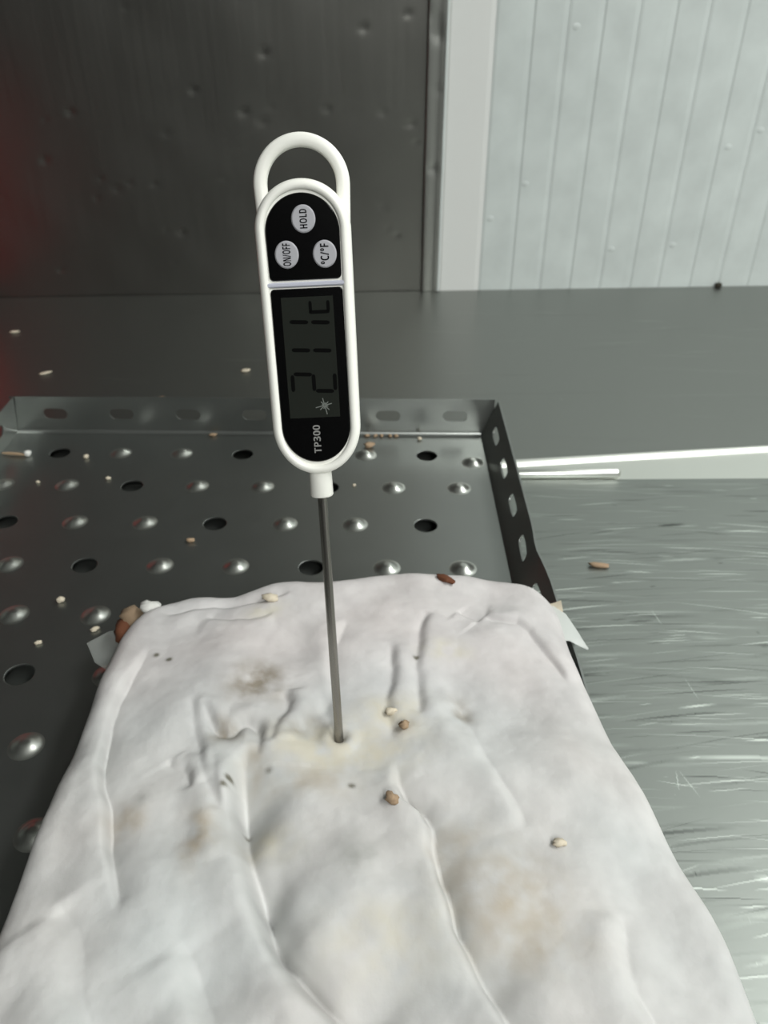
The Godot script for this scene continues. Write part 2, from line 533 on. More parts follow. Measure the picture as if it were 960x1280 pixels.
# ---------------------------------------------------------------- worktops
func worktops() -> void:
	# rear worktop: its front edge runs a little askew (z = -0.5624 - 0.1095 x) and is rounded
	var o := base("worktop", Vector3(0, 0, 0))
	tag(o, "stainless rear worktop running along the wall, behind the tray", "worktop")
	var st := begin()
	var zf := func(x: float) -> float: return -0.5624 - 0.1095 * x
	var zw := func(x: float) -> float: return -1.0125 - 0.048 * x
	var xs := [-2.0, 2.2]
	var xn := 0.086   # the rounded nose starts here; further left, under the tray, both tops meet edge to edge
	var prof := []
	for k in 9:
		var a := PI / 2 * k / 8.0
		prof.append(Vector2(-0.007 + 0.007 * sin(a), TOP - 0.007 + 0.007 * cos(a)))
	prof.append(Vector2(0, TOP - 0.04))
	uvquad(st, Vector3(xs[0], TOP, zf.call(xs[0]) - 0.007), Vector3(xs[1], TOP, zf.call(xs[1]) - 0.007), Vector3(xs[1], TOP, zw.call(xs[1])), Vector3(xs[0], TOP, zw.call(xs[0])), 1.0 / 2.4, Vector2(-1.2, -1.1))
	uvquad(st, Vector3(xs[0], TOP, zf.call(xs[0])), Vector3(xn, TOP, zf.call(xn)), Vector3(xn, TOP, zf.call(xn) - 0.007), Vector3(xs[0], TOP, zf.call(xs[0]) - 0.007), 1.0 / 2.4, Vector2(-1.2, -1.1))
	quad(st, Vector3(xs[0], TOP - 0.04, zf.call(xs[0])), Vector3(xn, TOP - 0.04, zf.call(xn)), Vector3(xn, TOP, zf.call(xn)), Vector3(xs[0], TOP, zf.call(xs[0])))
	put(done(st), "top", M.rear, o)
	st = begin()
	st.set_smooth_group(1)
	for k in prof.size() - 1:
		var p: Vector2 = prof[k]
		var q: Vector2 = prof[k + 1]
		quad(st, Vector3(xn, q.y, zf.call(xn) + q.x), Vector3(xs[1], q.y, zf.call(xs[1]) + q.x), Vector3(xs[1], p.y, zf.call(xs[1]) + p.x), Vector3(xn, p.y, zf.call(xn) + p.x))
	st.set_smooth_group(-1)
	quad(st, Vector3(xs[0], TOP - 0.04, zw.call(xs[0])), Vector3(xs[1], TOP - 0.04, zw.call(xs[1])), Vector3(xs[1], TOP - 0.04, zf.call(xs[1])), Vector3(xs[0], TOP - 0.04, zf.call(xs[0])))
	put(done(st), "front_edge", M.strip, o)
	for p in [Vector2(-1.8, -0.46), Vector2(-1.8, -0.86), Vector2(2.0, -0.88), Vector2(2.0, -1.0)]:
		put(boxed(Vector3(p.x - 0.02, 0, p.y - 0.02), Vector3(p.x + 0.02, TOP - 0.04, p.y + 0.02), 0.003), "leg", M.strip, o)
	# front worktop
	var f := base("worktop", Vector3(0, 0, 0))
	tag(f, "brushed and scratched stainless front worktop, carrying most of the tray", "worktop")
	st = begin()
	var back := [Vector2(-2.0, -0.3424), Vector2(0.078, -0.5699), Vector2(0.093, -0.5485), Vector2(2.2, -0.5745)]
	var zn := 0.12
	for k in 3:
		var p: Vector2 = back[k]
		var q: Vector2 = back[k + 1]
		uvquad(st, Vector3(p.x, TOP, zn), Vector3(q.x, TOP, zn), Vector3(q.x, TOP, q.y), Vector3(p.x, TOP, p.y), 1.0, Vector2(-0.3, -0.65))
		quad(st, Vector3(q.x, TOP - 0.04, q.y), Vector3(p.x, TOP - 0.04, p.y), Vector3(p.x, TOP, p.y), Vector3(q.x, TOP, q.y))
		quad(st, Vector3(p.x, TOP - 0.04, p.y), Vector3(q.x, TOP - 0.04, q.y), Vector3(q.x, TOP - 0.04, zn), Vector3(p.x, TOP - 0.04, zn))
	quad(st, Vector3(-2.0, TOP - 0.04, zn), Vector3(2.2, TOP - 0.04, zn), Vector3(2.2, TOP, zn), Vector3(-2.0, TOP, zn))
	put(done(st), "top", M.front, f)
	for p in [Vector2(-1.8, -0.25), Vector2(-1.8, 0.06), Vector2(2.0, -0.45), Vector2(2.0, 0.06)]:
		put(boxed(Vector3(p.x - 0.02, 0, p.y - 0.02), Vector3(p.x + 0.02, TOP - 0.04, p.y + 0.02), 0.003), "leg", M.strip, f)
	# joint strip lying just below the two surfaces
	st = begin()
	var gap := 0.0006
	for k in 3:
		var p: Vector2 = back[k]
		var q: Vector2 = back[k + 1]
		quad(st, Vector3(p.x, 0.8972, p.y - gap), Vector3(q.x, 0.8972, q.y - gap), Vector3(q.x, 0.8972, zf.call(q.x) + gap), Vector3(p.x, 0.8972, zf.call(p.x) + gap))
		quad(st, Vector3(p.x, 0.86, p.y - gap), Vector3(q.x, 0.86, q.y - gap), Vector3(q.x, 0.8972, q.y - gap), Vector3(p.x, 0.8972, p.y - gap))
		quad(st, Vector3(q.x, 0.86, zf.call(q.x) + gap), Vector3(p.x, 0.86, zf.call(p.x) + gap), Vector3(p.x, 0.8972, zf.call(p.x) + gap), Vector3(q.x, 0.8972, zf.call(q.x) + gap))
		quad(st, Vector3(p.x, 0.86, zf.call(p.x) + gap), Vector3(q.x, 0.86, zf.call(q.x) + gap), Vector3(q.x, 0.86, q.y - gap), Vector3(p.x, 0.86, p.y - gap))
	tag(put(done(st), "joint_strip", M.strip), "bright smooth steel strip filling the joint between both worktops right of the tray", "strip")
	# rod lying in the joint
	st = begin()
	var pts := []
	var rr := []
	for k in 7:
		var a := PI / 2 * k / 6.0
		pts.append(Vector3(0.0995 + 0.003 * (1 - cos(a)) , 0.9024, -0.5541))
		rr.append(0.0048 * maxf(0.05, sin(a)))
	for k in 7:
		var a := PI / 2 * (6 - k) / 6.0
		pts.append(Vector3(0.1915 - 0.004 * (1 - cos(a)), 0.9024, -0.5551))
		rr.append(0.0048 * maxf(0.05, sin(a)))
	pts.sort_custom(func(p, q): return p.x < q.x)
	tube(st, pts, rr, 20)
	tag(put(done(st), "steel_rod", M.rod), "short shiny round-ended steel rod lying in the worktop joint beside the tray", "rod")
	# something red stands on the rear worktop just left of the picture; the steel sheet mirrors it
	var c := base("plastic_box", Vector3(-0.613, TOP, -0.866), WALL_TURN)
	tag(c, "red lidded plastic box against the steel sheet at far left, seen as a red blur", "box")
	put(boxed(Vector3(-0.12, 0.0, -0.105), Vector3(0.12, 0.22, 0.105), 0.006), "body", M.red, c)
	put(boxed(Vector3(-0.124, 0.212, -0.109), Vector3(0.124, 0.235, 0.109), 0.004), "lid", M.red, c)

# ---------------------------------------------------------------- tray
func warp(p: Vector3) -> Vector3:   # the tray lies a touch askew
	return Vector3(p.x, p.y, p.z + 0.015 * p.x)

const TX0 := -0.3150
const TX1 := 0.0825
const TZ0 := -0.6065
const TZ1 := -0.0080

func circle(c: Vector2, r: float, y: float, n: int) -> Array:
	var o := []
	for k in n:
		var a := -TAU * k / n - PI / 4
		o.append(warp(Vector3(c.x + cos(a) * r, y, c.y + sin(a) * r)))
	return o

func square(lo: Vector2, hi: Vector2, c: Vector2, y: float, n: int) -> Array:
	var o := []
	for k in n:   # the four corners fall on k = 0, n/4 ...
		var a := -TAU * k / n - PI / 4
		var d := Vector2(cos(a), sin(a))
		d /= maxf(absf(d.x), absf(d.y))
		var q := Vector2(c.x + d.x * ((hi.x - c.x) if d.x > 0 else (c.x - lo.x)), c.y + d.y * ((hi.y - c.y) if d.y > 0 else (c.y - lo.y)))
		o.append(warp(Vector3(q.x, y, q.y)))
	return o

func tray() -> void:
	var o := base("perforated_tray", Vector3.ZERO)
	tag(o, "dark steel tray with punched holes and raised dimples, carrying the white slab", "tray")
	var st := begin()
	var thick := 0.0012
	var domes := []
	var zs := TZ0
	for r in 12:
		var zc := -0.5710 + 0.0502 * r
		var z0 := TZ0 if r == 0 else zc - 0.0251
		var z1 := TZ1 if r == 11 else zc + 0.0251
		if r == 11:
			z1 = TZ1
			z0 = zc - 0.0251
		var edge := TX0
		for i in range(-12, 4):
			var xc := 0.0350 + 0.0503 * i + 0.0225 * r
			if xc < TX0 + 0.014 or xc > TX1 - 0.014:
				continue
			var x1 := minf(xc + 0.02515, TX1)
			if xc + 0.0503 > TX1 - 0.014:
				x1 = TX1
			var lo := Vector2(edge, z0)
			var hi := Vector2(x1, z1)
			var c := Vector2(xc, zc)
			if posmod(i - r, 3) == 0 and zc + 0.012 < z1:
				var n := 32
				var ot := square(lo, hi, c, TRAY, n)
				var it := circle(c, 0.0086, TRAY, n)
				var im := circle(c, 0.0082, TRAY - 0.0002, n)
				var ib := circle(c, 0.0082, TRAY - thick, n)
				var ob := square(lo, hi, c, TRAY - thick, n)
				st.set_smooth_group(-1)
				ring(st, ot, it)
				ring(st, it, im)
				ring(st, im, ib)
				ring(st, ib, ob)
			else:
				st.set_smooth_group(-1)
				for q: Array in [[TRAY, false], [TRAY - thick, true]]:
					var y: float = q[0]
					var a := warp(Vector3(lo.x, y, hi.y))
					var b := warp(Vector3(hi.x, y, hi.y))
					var d := warp(Vector3(hi.x, y, lo.y))
					var e := warp(Vector3(lo.x, y, lo.y))
					if q[1]:
						quad(st, e, d, b, a)
					else:
						quad(st, a, b, d, e)
				if not (zc > -0.335 and xc > -0.128):
					domes.append(c)
			edge = x1
	put(done(st), "tray_floor", M.tray, o)
	domes.append(Vector2(0.0715, -0.5600))
	# raised dimples, one shared mesh
	var ds := begin()
	var prof := []
	for k in 12:
		var f := k / 11.0
		prof.append(Vector2(0.0092 * (1.0 - f), 0.00005 + 0.0034 * 0.5 * (1.0 - cos(PI * minf(1.0, f * 1.15)))))
	lathe(ds, prof, 28)
	var dm := done(ds)
	for c: Vector2 in domes:
		put(dm, "dimple", M.dome, o, warp(Vector3(c.x, TRAY, c.y)))
	# walls: (along, height) -> point; each with a row of slots
	var back_p := func(a: float, h: float, t: float) -> Vector3: return warp(Vector3(a, TRAY + h, TZ0 - t - 0.0015 * clampf(h / 0.032, 0, 1)))
	var slots := []
	for k in 7:
		slots.append(-0.2791 + 0.0565 * k)
	put(slotted(back_p, TX0, TX1 + 0.010, slots, 0.0175, 0.0103, 0.0048, 0.0330, 0.0004), "back_wall", M.tray, o)
	var right_p := func(a: float, h: float, t: float) -> Vector3:
		var q := clampf(h / 0.032, 0, 1)
		var flare := 0.0125 * q + 0.0022 * q * smoothstep(-0.40, -0.36, a) + 0.0025 * q * smoothstep(-0.36, -0.30, a) - 0.0014 * q * exp(-pow((a + 0.402) / 0.014, 2.0))
		return warp(Vector3(TX1 + flare + t, TRAY + h, a))
	slots = []
	for k in 11:
		slots.append(-0.5700 + 0.0505 * k)
	put(slotted(right_p, TZ0, TZ1, slots, 0.0190, 0.0120, 0.0036, 0.0325, -0.0004, true), "side_wall", M.tray, o)
	var left_p := func(a: float, h: float, t: float) -> Vector3:
		return warp(Vector3(TX0 - t + 0.004 * clampf(h / 0.032, 0, 1), TRAY + h, a))
	put(slotted(left_p, TZ0, TZ1, slots, 0.0175, 0.0103, 0.0048, 0.0330, 0.0), "side_wall", M.tray, o)
	# rounded fold between floor and far wall
	st = begin()
	st.set_smooth_group(1)
	for k in 6:
		var a := PI / 2 * k / 6.0
		var b := PI / 2 * (k + 1) / 6.0
		var p := Vector2(0.0035 * (1 - cos(a)), 0.0035 * (1 - sin(a)))
		var q := Vector2(0.0035 * (1 - cos(b)), 0.0035 * (1 - sin(b)))
		quad(st, warp(Vector3(TX0, TRAY + q.y + 0.0001, TZ0 + q.x)), warp(Vector3(TX1, TRAY + q.y + 0.0001, TZ0 + q.x)), warp(Vector3(TX1, TRAY + p.y + 0.0001, TZ0 + p.x)), warp(Vector3(TX0, TRAY + p.y + 0.0001, TZ0 + p.x)))
	put(done(st), "fold", M.tray, o)
	# wall at the near end
	st = begin()
	box_into(st, Vector3(TX0 + 0.0005, TRAY - 0.009, TZ1), Vector3(TX1 - 0.0005, TRAY + 0.032, TZ1 + 0.0012), 0.0004)
	put(done(st), "front_wall", M.tray, o)

# a strip of sheet metal with stadium slots; f(along, height, outward) gives points, "right" flips the facing
func slotted(f: Callable, a0: float, a1: float, centres: Array, hc: float, half: float, r: float, top: float, _unused: float, flip := false) -> ArrayMesh:
	var st := begin()
	var thick := 0.0012
	var low := -0.0100
	var n := 32
	var edges := [a0]
	for k in centres.size() - 1:
		edges.append((centres[k] + centres[k + 1]) / 2.0)
	edges.append(a1)
	for k in centres.size():
		var lo := Vector2(edges[k], 0.0)
		var hi := Vector2(edges[k + 1], top)
		var c := Vector2(centres[k], hc)
		var outer := []
		var inner := []
		for i in n:
			var a := TAU * i / n
			var d := Vector2(cos(a), sin(a))
			var sx := maxf(0.0, half - r)
			inner.append(c + Vector2(clampf(d.x * half * 1.4, -sx, sx), 0) + d * r)
			var e := d / maxf(absf(d.x), absf(d.y))
			outer.append(Vector2(c.x + e.x * ((hi.x - c.x) if e.x > 0 else (c.x - lo.x)), c.y + e.y * ((hi.y - c.y) if e.y > 0 else (c.y - lo.y))))
		var of := []
		var inn := []
		var ob := []
		var inb := []
		for i in n:
			of.append(f.call(outer[i].x, outer[i].y, 0.0))
			inn.append(f.call(inner[i].x, inner[i].y, 0.0))
			ob.append(f.call(outer[i].x, outer[i].y, thick))
			inb.append(f.call(inner[i].x, inner[i].y, thick))
		st.set_smooth_group(-1)
		if flip:
			ring(st, inn, of)
			ring(st, ob, inb)
			ring(st, inb, inn)
		else:
			ring(st, of, inn)
			ring(st, inb, ob)
			ring(st, inn, inb)
	# top edge, and the skirt below the floor that the tray stands on
	var steps := 60
	for k in steps:
		var a := lerpf(a0, a1, k / float(steps))
		var b := lerpf(a0, a1, (k + 1) / float(steps))
		var e := [f.call(a, top, 0.0), f.call(b, top, 0.0), f.call(b, top, thick), f.call(a, top, thick)]
		var i := [f.call(a, low, 0.0), f.call(b, low, 0.0), f.call(b, 0.0, 0.0), f.call(a, 0.0, 0.0)]
		var j := [f.call(a, low, thick), f.call(b, low, thick), f.call(b, 0.0, thick), f.call(a, 0.0, thick)]
		if flip:
			e.reverse()
			i.reverse()
		else:
			j.reverse()
		quad(st, e[0], e[1], e[2], e[3])
		quad(st, i[0], i[1], i[2], i[3])
		quad(st, j[0], j[1], j[2], j[3])
	for a: float in [a0, a1]:
		var e := [f.call(a, low, 0.0), f.call(a, low, thick), f.call(a, top, thick), f.call(a, top, 0.0)]
		if (a == a1) != flip:
			e.reverse()
		quad(st, e[3], e[2], e[1], e[0])
	return done(st)

# ---------------------------------------------------------------- the white slab
func along(pts: Array, z: float) -> float:
	# pts: (z, x) rising in z
	if z <= pts[0].x:
		return pts[0].y
	for k in pts.size() - 1:
		if z <= pts[k + 1].x:
			var a: Vector2 = pts[maxi(k - 1, 0)]
			var d: Vector2 = pts[mini(k + 2, pts.size() - 1)]
			var b: Vector2 = pts[k]
			var c: Vector2 = pts[k + 1]
			return cubic_interpolate_in_time(b.y, c.y, a.y, d.y, (z - b.x) / (c.x - b.x), 1.0, minf(-0.01, (a.x - b.x) / (c.x - b.x)), maxf(1.01, (d.x - b.x) / (c.x - b.x)))
	return pts[pts.size() - 1].y

const ENTRY := Vector3(-0.01986, 0.955, -0.23958)   # where the probe goes in

func creases() -> Array:
	# points (x, z) from the far end; w width, a depth of the valley, then a ridge: offset o (to the left +), width v, height b
	return [
		{"p": [Vector2(-0.1166, -0.300), Vector2(-0.1228, -0.268), Vector2(-0.1237, -0.243), Vector2(-0.1187, -0.2207), Vector2(-0.1109, -0.2038), Vector2(-0.1027, -0.1795), Vector2(-0.0952, -0.1593)], "w": 0.0022, "a": 0.0055, "far": 0.0055, "o": 0.0075, "v": 0.0085, "b": 0.0020},
		{"p": [Vector2(-0.0573, -0.2365), Vector2(-0.0594, -0.2205), Vector2(-0.0545, -0.195), Vector2(-0.0512, -0.1819), Vector2(-0.0429, -0.1658), Vector2(-0.0361, -0.1488), Vector2(-0.0248, -0.1365), Vector2(-0.0077, -0.1231), Vector2(0.012, -0.105), Vector2(0.030, -0.085)], "w": 0.0046, "a": 0.0150, "far": 0.0115, "o": 0.0120, "v": 0.0090, "b": 0.0028, "end": 0.97},
		{"p": [Vector2(0.0054, -0.2257), Vector2(0.008, -0.2122), Vector2(0.0198, -0.201), Vector2(0.0208, -0.1819), Vector2(0.025, -0.1608), Vector2(0.0325, -0.1398), Vector2(0.0414, -0.1221), Vector2(0.052, -0.102), Vector2(0.062, -0.080)], "w": 0.0026, "a": 0.0080, "far": 0.0050, "end": 0.97, "o": 0.0085, "v": 0.0090, "b": 0.0024},
		{"p": [Vector2(0.0300, -0.272), Vector2(0.0341, -0.2612), Vector2(0.0411, -0.2407), Vector2(0.0485, -0.2182), Vector2(0.0542, -0.2014), Vector2(0.056, -0.1927)], "w": 0.0032, "a": 0.0018, "o": 0.0081, "v": 0.0096, "b": 0.0015},
		{"p": [Vector2(0.0520, -0.3190), Vector2(0.0600, -0.3165), Vector2(0.0721, -0.3144), Vector2(0.0807, -0.2944), Vector2(0.0881, -0.2734)], "w": 0.0022, "a": 0.0025, "o": -0.0054, "v": 0.0064, "b": 0.0018},
		{"p": [Vector2(-0.0841, -0.2599), Vector2(-0.0795, -0.2479), Vector2(-0.0749, -0.2407), Vector2(-0.0669, -0.2393), Vector2(-0.0645, -0.245), Vector2(-0.0602, -0.2465), Vector2(-0.0548, -0.2393), Vector2(-0.0545, -0.228)], "w": 0.0026, "a": 0.0039, "o": -0.0061, "v": 0.0048, "b": 0.0015},
		{"p": [Vector2(0.0230, -0.325), Vector2(0.0187, -0.3135), Vector2(0.0152, -0.2861), Vector2(0.0169, -0.2662), Vector2(0.0150, -0.2500)], "w": 0.0032, "a": 0.0029, "o": -0.0081, "v": 0.0096, "b": 0.0015},
		{"p": [Vector2(-0.0742, -0.2365), Vector2(-0.0694, -0.2155), Vector2(-0.0637, -0.2000), Vector2(-0.0570, -0.1800)], "w": 0.003, "a": 0.0015, "o": 0.0068, "v": 0.0072, "b": 0.0024},
		{"p": [Vector2(-0.0895, -0.2637), Vector2(-0.085, -0.2411), Vector2(-0.0745, -0.2172), Vector2(-0.0659, -0.2006)], "w": 0.003, "a": 0.0024, "o": -0.0068, "v": 0.0064, "b": 0.0022},
		{"p": [Vector2(-0.0477, -0.2662), Vector2(-0.0444, -0.2569), Vector2(-0.0501, -0.2465), Vector2(-0.0486, -0.2338)], "w": 0.0024, "a": 0.0021, "o": -0.0057, "v": 0.0048, "b": 0.0018},
		{"p": [Vector2(0.0860, -0.1600), Vector2(0.0842, -0.1437), Vector2(0.0832, -0.1349), Vector2(0.0857, -0.1254), Vector2(0.092, -0.108)], "w": 0.003, "a": 0.0033, "o": 0.0081, "v": 0.0080, "b": 0.0022},
		{"p": [Vector2(-0.0942, -0.2279), Vector2(-0.090, -0.2235), Vector2(-0.0842, -0.2225), Vector2(-0.0792, -0.2121)], "w": 0.0022, "a": 0.0021, "o": -0.0047, "v": 0.0048, "b": 0.0015},
		{"p": [Vector2(0.0391, -0.3266), Vector2(0.0470, -0.3200), Vector2(0.0500, -0.3170)], "w": 0.0026, "a": 0.0018, "o": 0.0054, "v": 0.0064, "b": 0.0012},
		{"p": [Vector2(-0.118, -0.322), Vector2(-0.098, -0.332), Vector2(-0.072, -0.330), Vector2(-0.050, -0.338)], "w": 0.0022, "a": 0.0019, "o": 0.0068, "v": 0.0064, "b": 0.0009},
		{"p": [Vector2(-0.095, -0.322), Vector2(-0.075, -0.316), Vector2(-0.058, -0.322)], "w": 0.002, "a": 0.0014, "o": 0.0054, "v": 0.0064, "b": 0.0009},
		{"p": [Vector2(-0.018, -0.318), Vector2(-0.026, -0.292), Vector2(-0.024, -0.268), Vector2(-0.029, -0.250)], "w": 0.003, "a": 0.0024, "o": 0.0074, "v": 0.0072, "b": 0.0013},
		{"p": [Vector2(0.002, -0.300), Vector2(0.005, -0.276), Vector2(0.000, -0.258), Vector2(0.004, -0.236)], "w": 0.003, "a": 0.0023, "o": -0.0068, "v": 0.0072, "b": 0.0013},
		{"p": [Vector2(-0.118, -0.165), Vector2(-0.105, -0.150), Vector2(-0.098, -0.128), Vector2(-0.082, -0.110)], "w": 0.006, "a": 0.0030, "o": 0.0135, "v": 0.0128, "b": 0.0016},
		{"p": [Vector2(-0.070, -0.150), Vector2(-0.058, -0.132), Vector2(-0.050, -0.112)], "w": 0.005, "a": 0.0027, "o": 0.0108, "v": 0.0096, "b": 0.0013},
	]

func slab() -> void:
	var o := base("white_slab", Vector3(-0.02, TRAY, -0.19))
	tag(o, "large white slab with soft folds and tan stains lying on the perforated tray", "food")
	var shift := -o.position
	var left := [Vector2(-0.338, -0.1260), Vector2(-0.3195, -0.1355), Vector2(-0.29, -0.1385), Vector2(-0.2467, -0.1392), Vector2(-0.2, -0.1405), Vector2(-0.16, -0.1400), Vector2(-0.1, -0.137), Vector2(-0.03, -0.13)]
	var right := [Vector2(-0.358, 0.0780), Vector2(-0.350, 0.0880), Vector2(-0.339, 0.0930), Vector2(-0.304, 0.0962), Vector2(-0.2686, 0.1000), Vector2(-0.231, 0.1060), Vector2(-0.203, 0.1120), Vector2(-0.178, 0.1175), Vector2(-0.157, 0.1223), Vector2(-0.135, 0.1240), Vector2(-0.08, 0.1240), Vector2(-0.03, 0.12)]
	var rear := [Vector2(-0.126, -0.336), Vector2(-0.1065, -0.3434), Vector2(-0.084, -0.3440), Vector2(-0.063, -0.3500), Vector2(-0.027, -0.3542), Vector2(0.009, -0.3595), Vector2(0.0366, -0.3602), Vector2(0.064, -0.3612), Vector2(0.078, -0.358), Vector2(0.088, -0.350)]
	var nx := 330
	var nz := 380
	var zfront := -0.022
	var R := 0.011
	var big := FastNoiseLite.new()
	big.seed = 12
	big.frequency = 13.0
	big.fractal_octaves = 2
	var mid := FastNoiseLite.new()
	mid.seed = 5
	mid.frequency = 45.0
	mid.fractal_octaves = 3
	var wob := FastNoiseLite.new()
	wob.seed = 31
	wob.frequency = 26.0
	wob.fractal_octaves = 2
	var blot := FastNoiseLite.new()
	blot.seed = 9
	blot.frequency = 60.0
	blot.fractal_octaves = 4
	var soft := FastNoiseLite.new()
	soft.seed = 77
	soft.frequency = 10.0
	soft.fractal_octaves = 3
	# stains: x, z, radius along x, along z, colour, strength
	var tan := Vector3(0.45, 0.40, 0.33)
	var brown := Vector3(0.28, 0.245, 0.20)
	var grey := Vector3(0.38, 0.38, 0.36)
	var cream := Vector3(0.57, 0.54, 0.455)
	var stains := [
		[-0.0600, -0.2710, 0.013, 0.0125, brown, 0.75], [-0.0707, -0.2425, 0.008, 0.007, brown, 0.6], [-0.0370, -0.2440, 0.012, 0.006, brown, 0.55],
		[-0.0190, -0.2330, 0.030, 0.014, cream, 0.9], [0.0040, -0.2520, 0.014, 0.011, cream, 0.85], [0.0095, -0.2440, 0.005, 0.004, tan, 0.6],
		[-0.1027, -0.1990, 0.008, 0.008, tan, 0.55], [-0.0725, -0.1910, 0.007, 0.014, tan, 0.65], [-0.0104, -0.1819, 0.009, 0.009, grey, 0.5], [-0.0361, -0.1840, 0.006, 0.004, grey, 0.5],
		[0.0450, -0.1640, 0.020, 0.020, tan, 0.55], [0.0353, -0.2541, 0.006, 0.009, brown, 0.5], [0.0520, -0.1499, 0.018, 0.012, tan, 0.5], [-0.0983, -0.2090, 0.004, 0.005, grey, 0.5],
		[0.0309, -0.2944, 0.011, 0.006, cream, 0.8], [0.0281, -0.1827, 0.012, 0.016, tan, 0.4], [-0.045, -0.190, 0.012, 0.008, cream, 0.5], [0.000, -0.150, 0.022, 0.014, cream, 0.45],
		[-0.030, -0.2160, 0.022, 0.010, tan, 0.35], [-0.0555, -0.2250, 0.006, 0.009, tan, 0.5], [-0.062, -0.3230, 0.010, 0.006, cream, 0.6],
	]
	# small dark specks
	for q in [Vector2(-0.1135, -0.292), Vector2(-0.049, -0.2220), Vector2(-0.065, -0.2170), Vector2(-0.0665, -0.2130), Vector2(-0.0135, -0.2140), Vector2(-0.056, -0.1990), Vector2(-0.106, -0.2880), Vector2(0.016, -0.2890)]:
		stains.append([q.x, q.y, 0.0014, 0.0012, Vector3(0.16, 0.15, 0.12), 1.3])
	var folds := creases()
	# pits and swellings
	var pits := [[Vector2(-0.0370, -0.2435), 0.006, 0.0022], [Vector2(-0.0300, -0.2400), 0.004, 0.0016], [Vector2(-0.0720, -0.2440), 0.0055, 0.0030], [Vector2(-0.0600, -0.2700), 0.009, 0.0018], [Vector2(0.0095, -0.2470), 0.004, 0.0014],
		[Vector2(0.0360, -0.2540), 0.005, 0.0020], [Vector2(-0.0560, -0.2460), 0.004, 0.0018], [Vector2(-0.0150, -0.1700), 0.026, -0.0040], [Vector2(0.0620, -0.2100), 0.030, -0.0030], [Vector2(-0.0950, -0.2500), 0.018, -0.0020], [Vector2(-0.0850, -0.1700), 0.016, -0.0028]]
	for c: Dictionary in folds:
		var r := Rect2(c.p[0], Vector2.ZERO)
		for q: Vector2 in c.p:
			r = r.expand(q)
		c.box = r.grow(0.055)
		# rounded corners
		var fine := [c.p[0]]
		for k in c.p.size() - 1:
			var pa: Vector2 = c.p[k]
			var pb: Vector2 = c.p[k + 1]
			fine.append(pa.lerp(pb, 0.25))
			fine.append(pa.lerp(pb, 0.75))
		fine.append(c.p[c.p.size() - 1])
		c.p = fine
		c.n = fine.size() - 1
		if not c.has("far"):
			c.far = c.w * 1.6
	var pos := PackedVector3Array()
	var col := PackedColorArray()
	for j in nz + 1:
		var t0 := j / float(nz)
		var t := lerpf(t0, 1.0 - cos(t0 * PI / 2), 0.35)
		for i in nx + 1:
			var s0 := i / float(nx)
			var s := lerpf(s0, 0.5 - 0.5 * cos(PI * s0), 0.5)
			var zb := along(rear, lerpf(-0.126, 0.088, s))
			var z := lerpf(zb, zfront, t)
			var xl := along(left, z)
			var xr := along(right, z)
			var x := lerpf(xl, xr, s)
			var h := 0.9535 + 0.0030 * sin(PI * s) + 0.0040 * big.get_noise_2d(x, z) + 0.00045 * mid.get_noise_2d(x, z)
			var p := Vector2(x, z)
			for c: Dictionary in folds:
				if not c.box.has_point(p):
					continue
				var best := 1.0
				var sd := 0.0
				var q := 0.0
				for k in int(c.n):
					var a: Vector2 = c.p[k]
					var ab: Vector2 = c.p[k + 1] - a
					var f := clampf((p - a).dot(ab) / ab.length_squared(), 0, 1)
					var e := p - (a + ab * f)
					var d := e.length()
					if d < best:
						best = d
						sd = d if ab.cross(e) > 0 else -d
						q = (k + f) / c.n
				# ab.cross > 0 is towards -x for a line running to +z
				var fade := smoothstep(0.0, 0.22, q) * (1.0 - smoothstep(c.get("end", 1.0) - 0.2, c.get("end", 1.0) + 0.001, q))
				sd += 0.0014 * wob.get_noise_2d(x, z)
				var g: float = sd / c.w
				var u: float = (sd - c.o) / c.v
				var gain := fade * (1.0 + 0.5 * wob.get_noise_2d(x + 5.0, z))
				h += gain * (c.b * exp(-u * u) - c.a * (exp(-g * g) if sd * c.o > 0 else exp(-absf(sd) / c.far)))
			for q: Array in pits:
				var e2p: float = (p - q[0]).length_squared() / (q[1] * q[1])
				if e2p < 6.0:
					h -= q[2] * exp(-e2p)
			# the pressed-up rim round the probe
			var de := Vector2(x - ENTRY.x, z - ENTRY.z).length()
			h = lerpf(h, 0.9552, exp(-pow(de / 0.012, 2.0)))
			h += 0.0012 * exp(-pow((de - 0.006) / 0.003, 2.0)) - 0.004 * exp(-pow(de / 0.0024, 2.0))
			# rounded border
			var dx := minf(x - xl, xr - x)
			var dz := minf(z - zb, zfront - z)
			var ea := maxf(0.0, R - dx)
			var eb := maxf(0.0, R - dz)
			var e2 := minf(R * R, ea * ea + eb * eb)
			h = h - (R - sqrt(R * R - e2)) * 0.8
			h = maxf(h, lerpf(0.9448, 0.922, smoothstep(0.004, 0.016, minf(dx, dz))))
			pos.append(Vector3(x, h, z) + shift)
			slab_skin.append(Vector3(x, h, z))
			# colour
			var tone := 1.0 + 0.09 * soft.get_noise_2d(x * 2.0, z * 2.0) + 0.10 * blot.get_noise_2d(x, z)
			var v := Vector3(0.548, 0.545, 0.533) * tone
			var warm := soft.get_noise_2d(x + 3.0, z)
			v += Vector3(0.022, 0.0, -0.006) * warm + Vector3(0.022, 0.004, 0.010) * smoothstep(-0.22, -0.30, z)
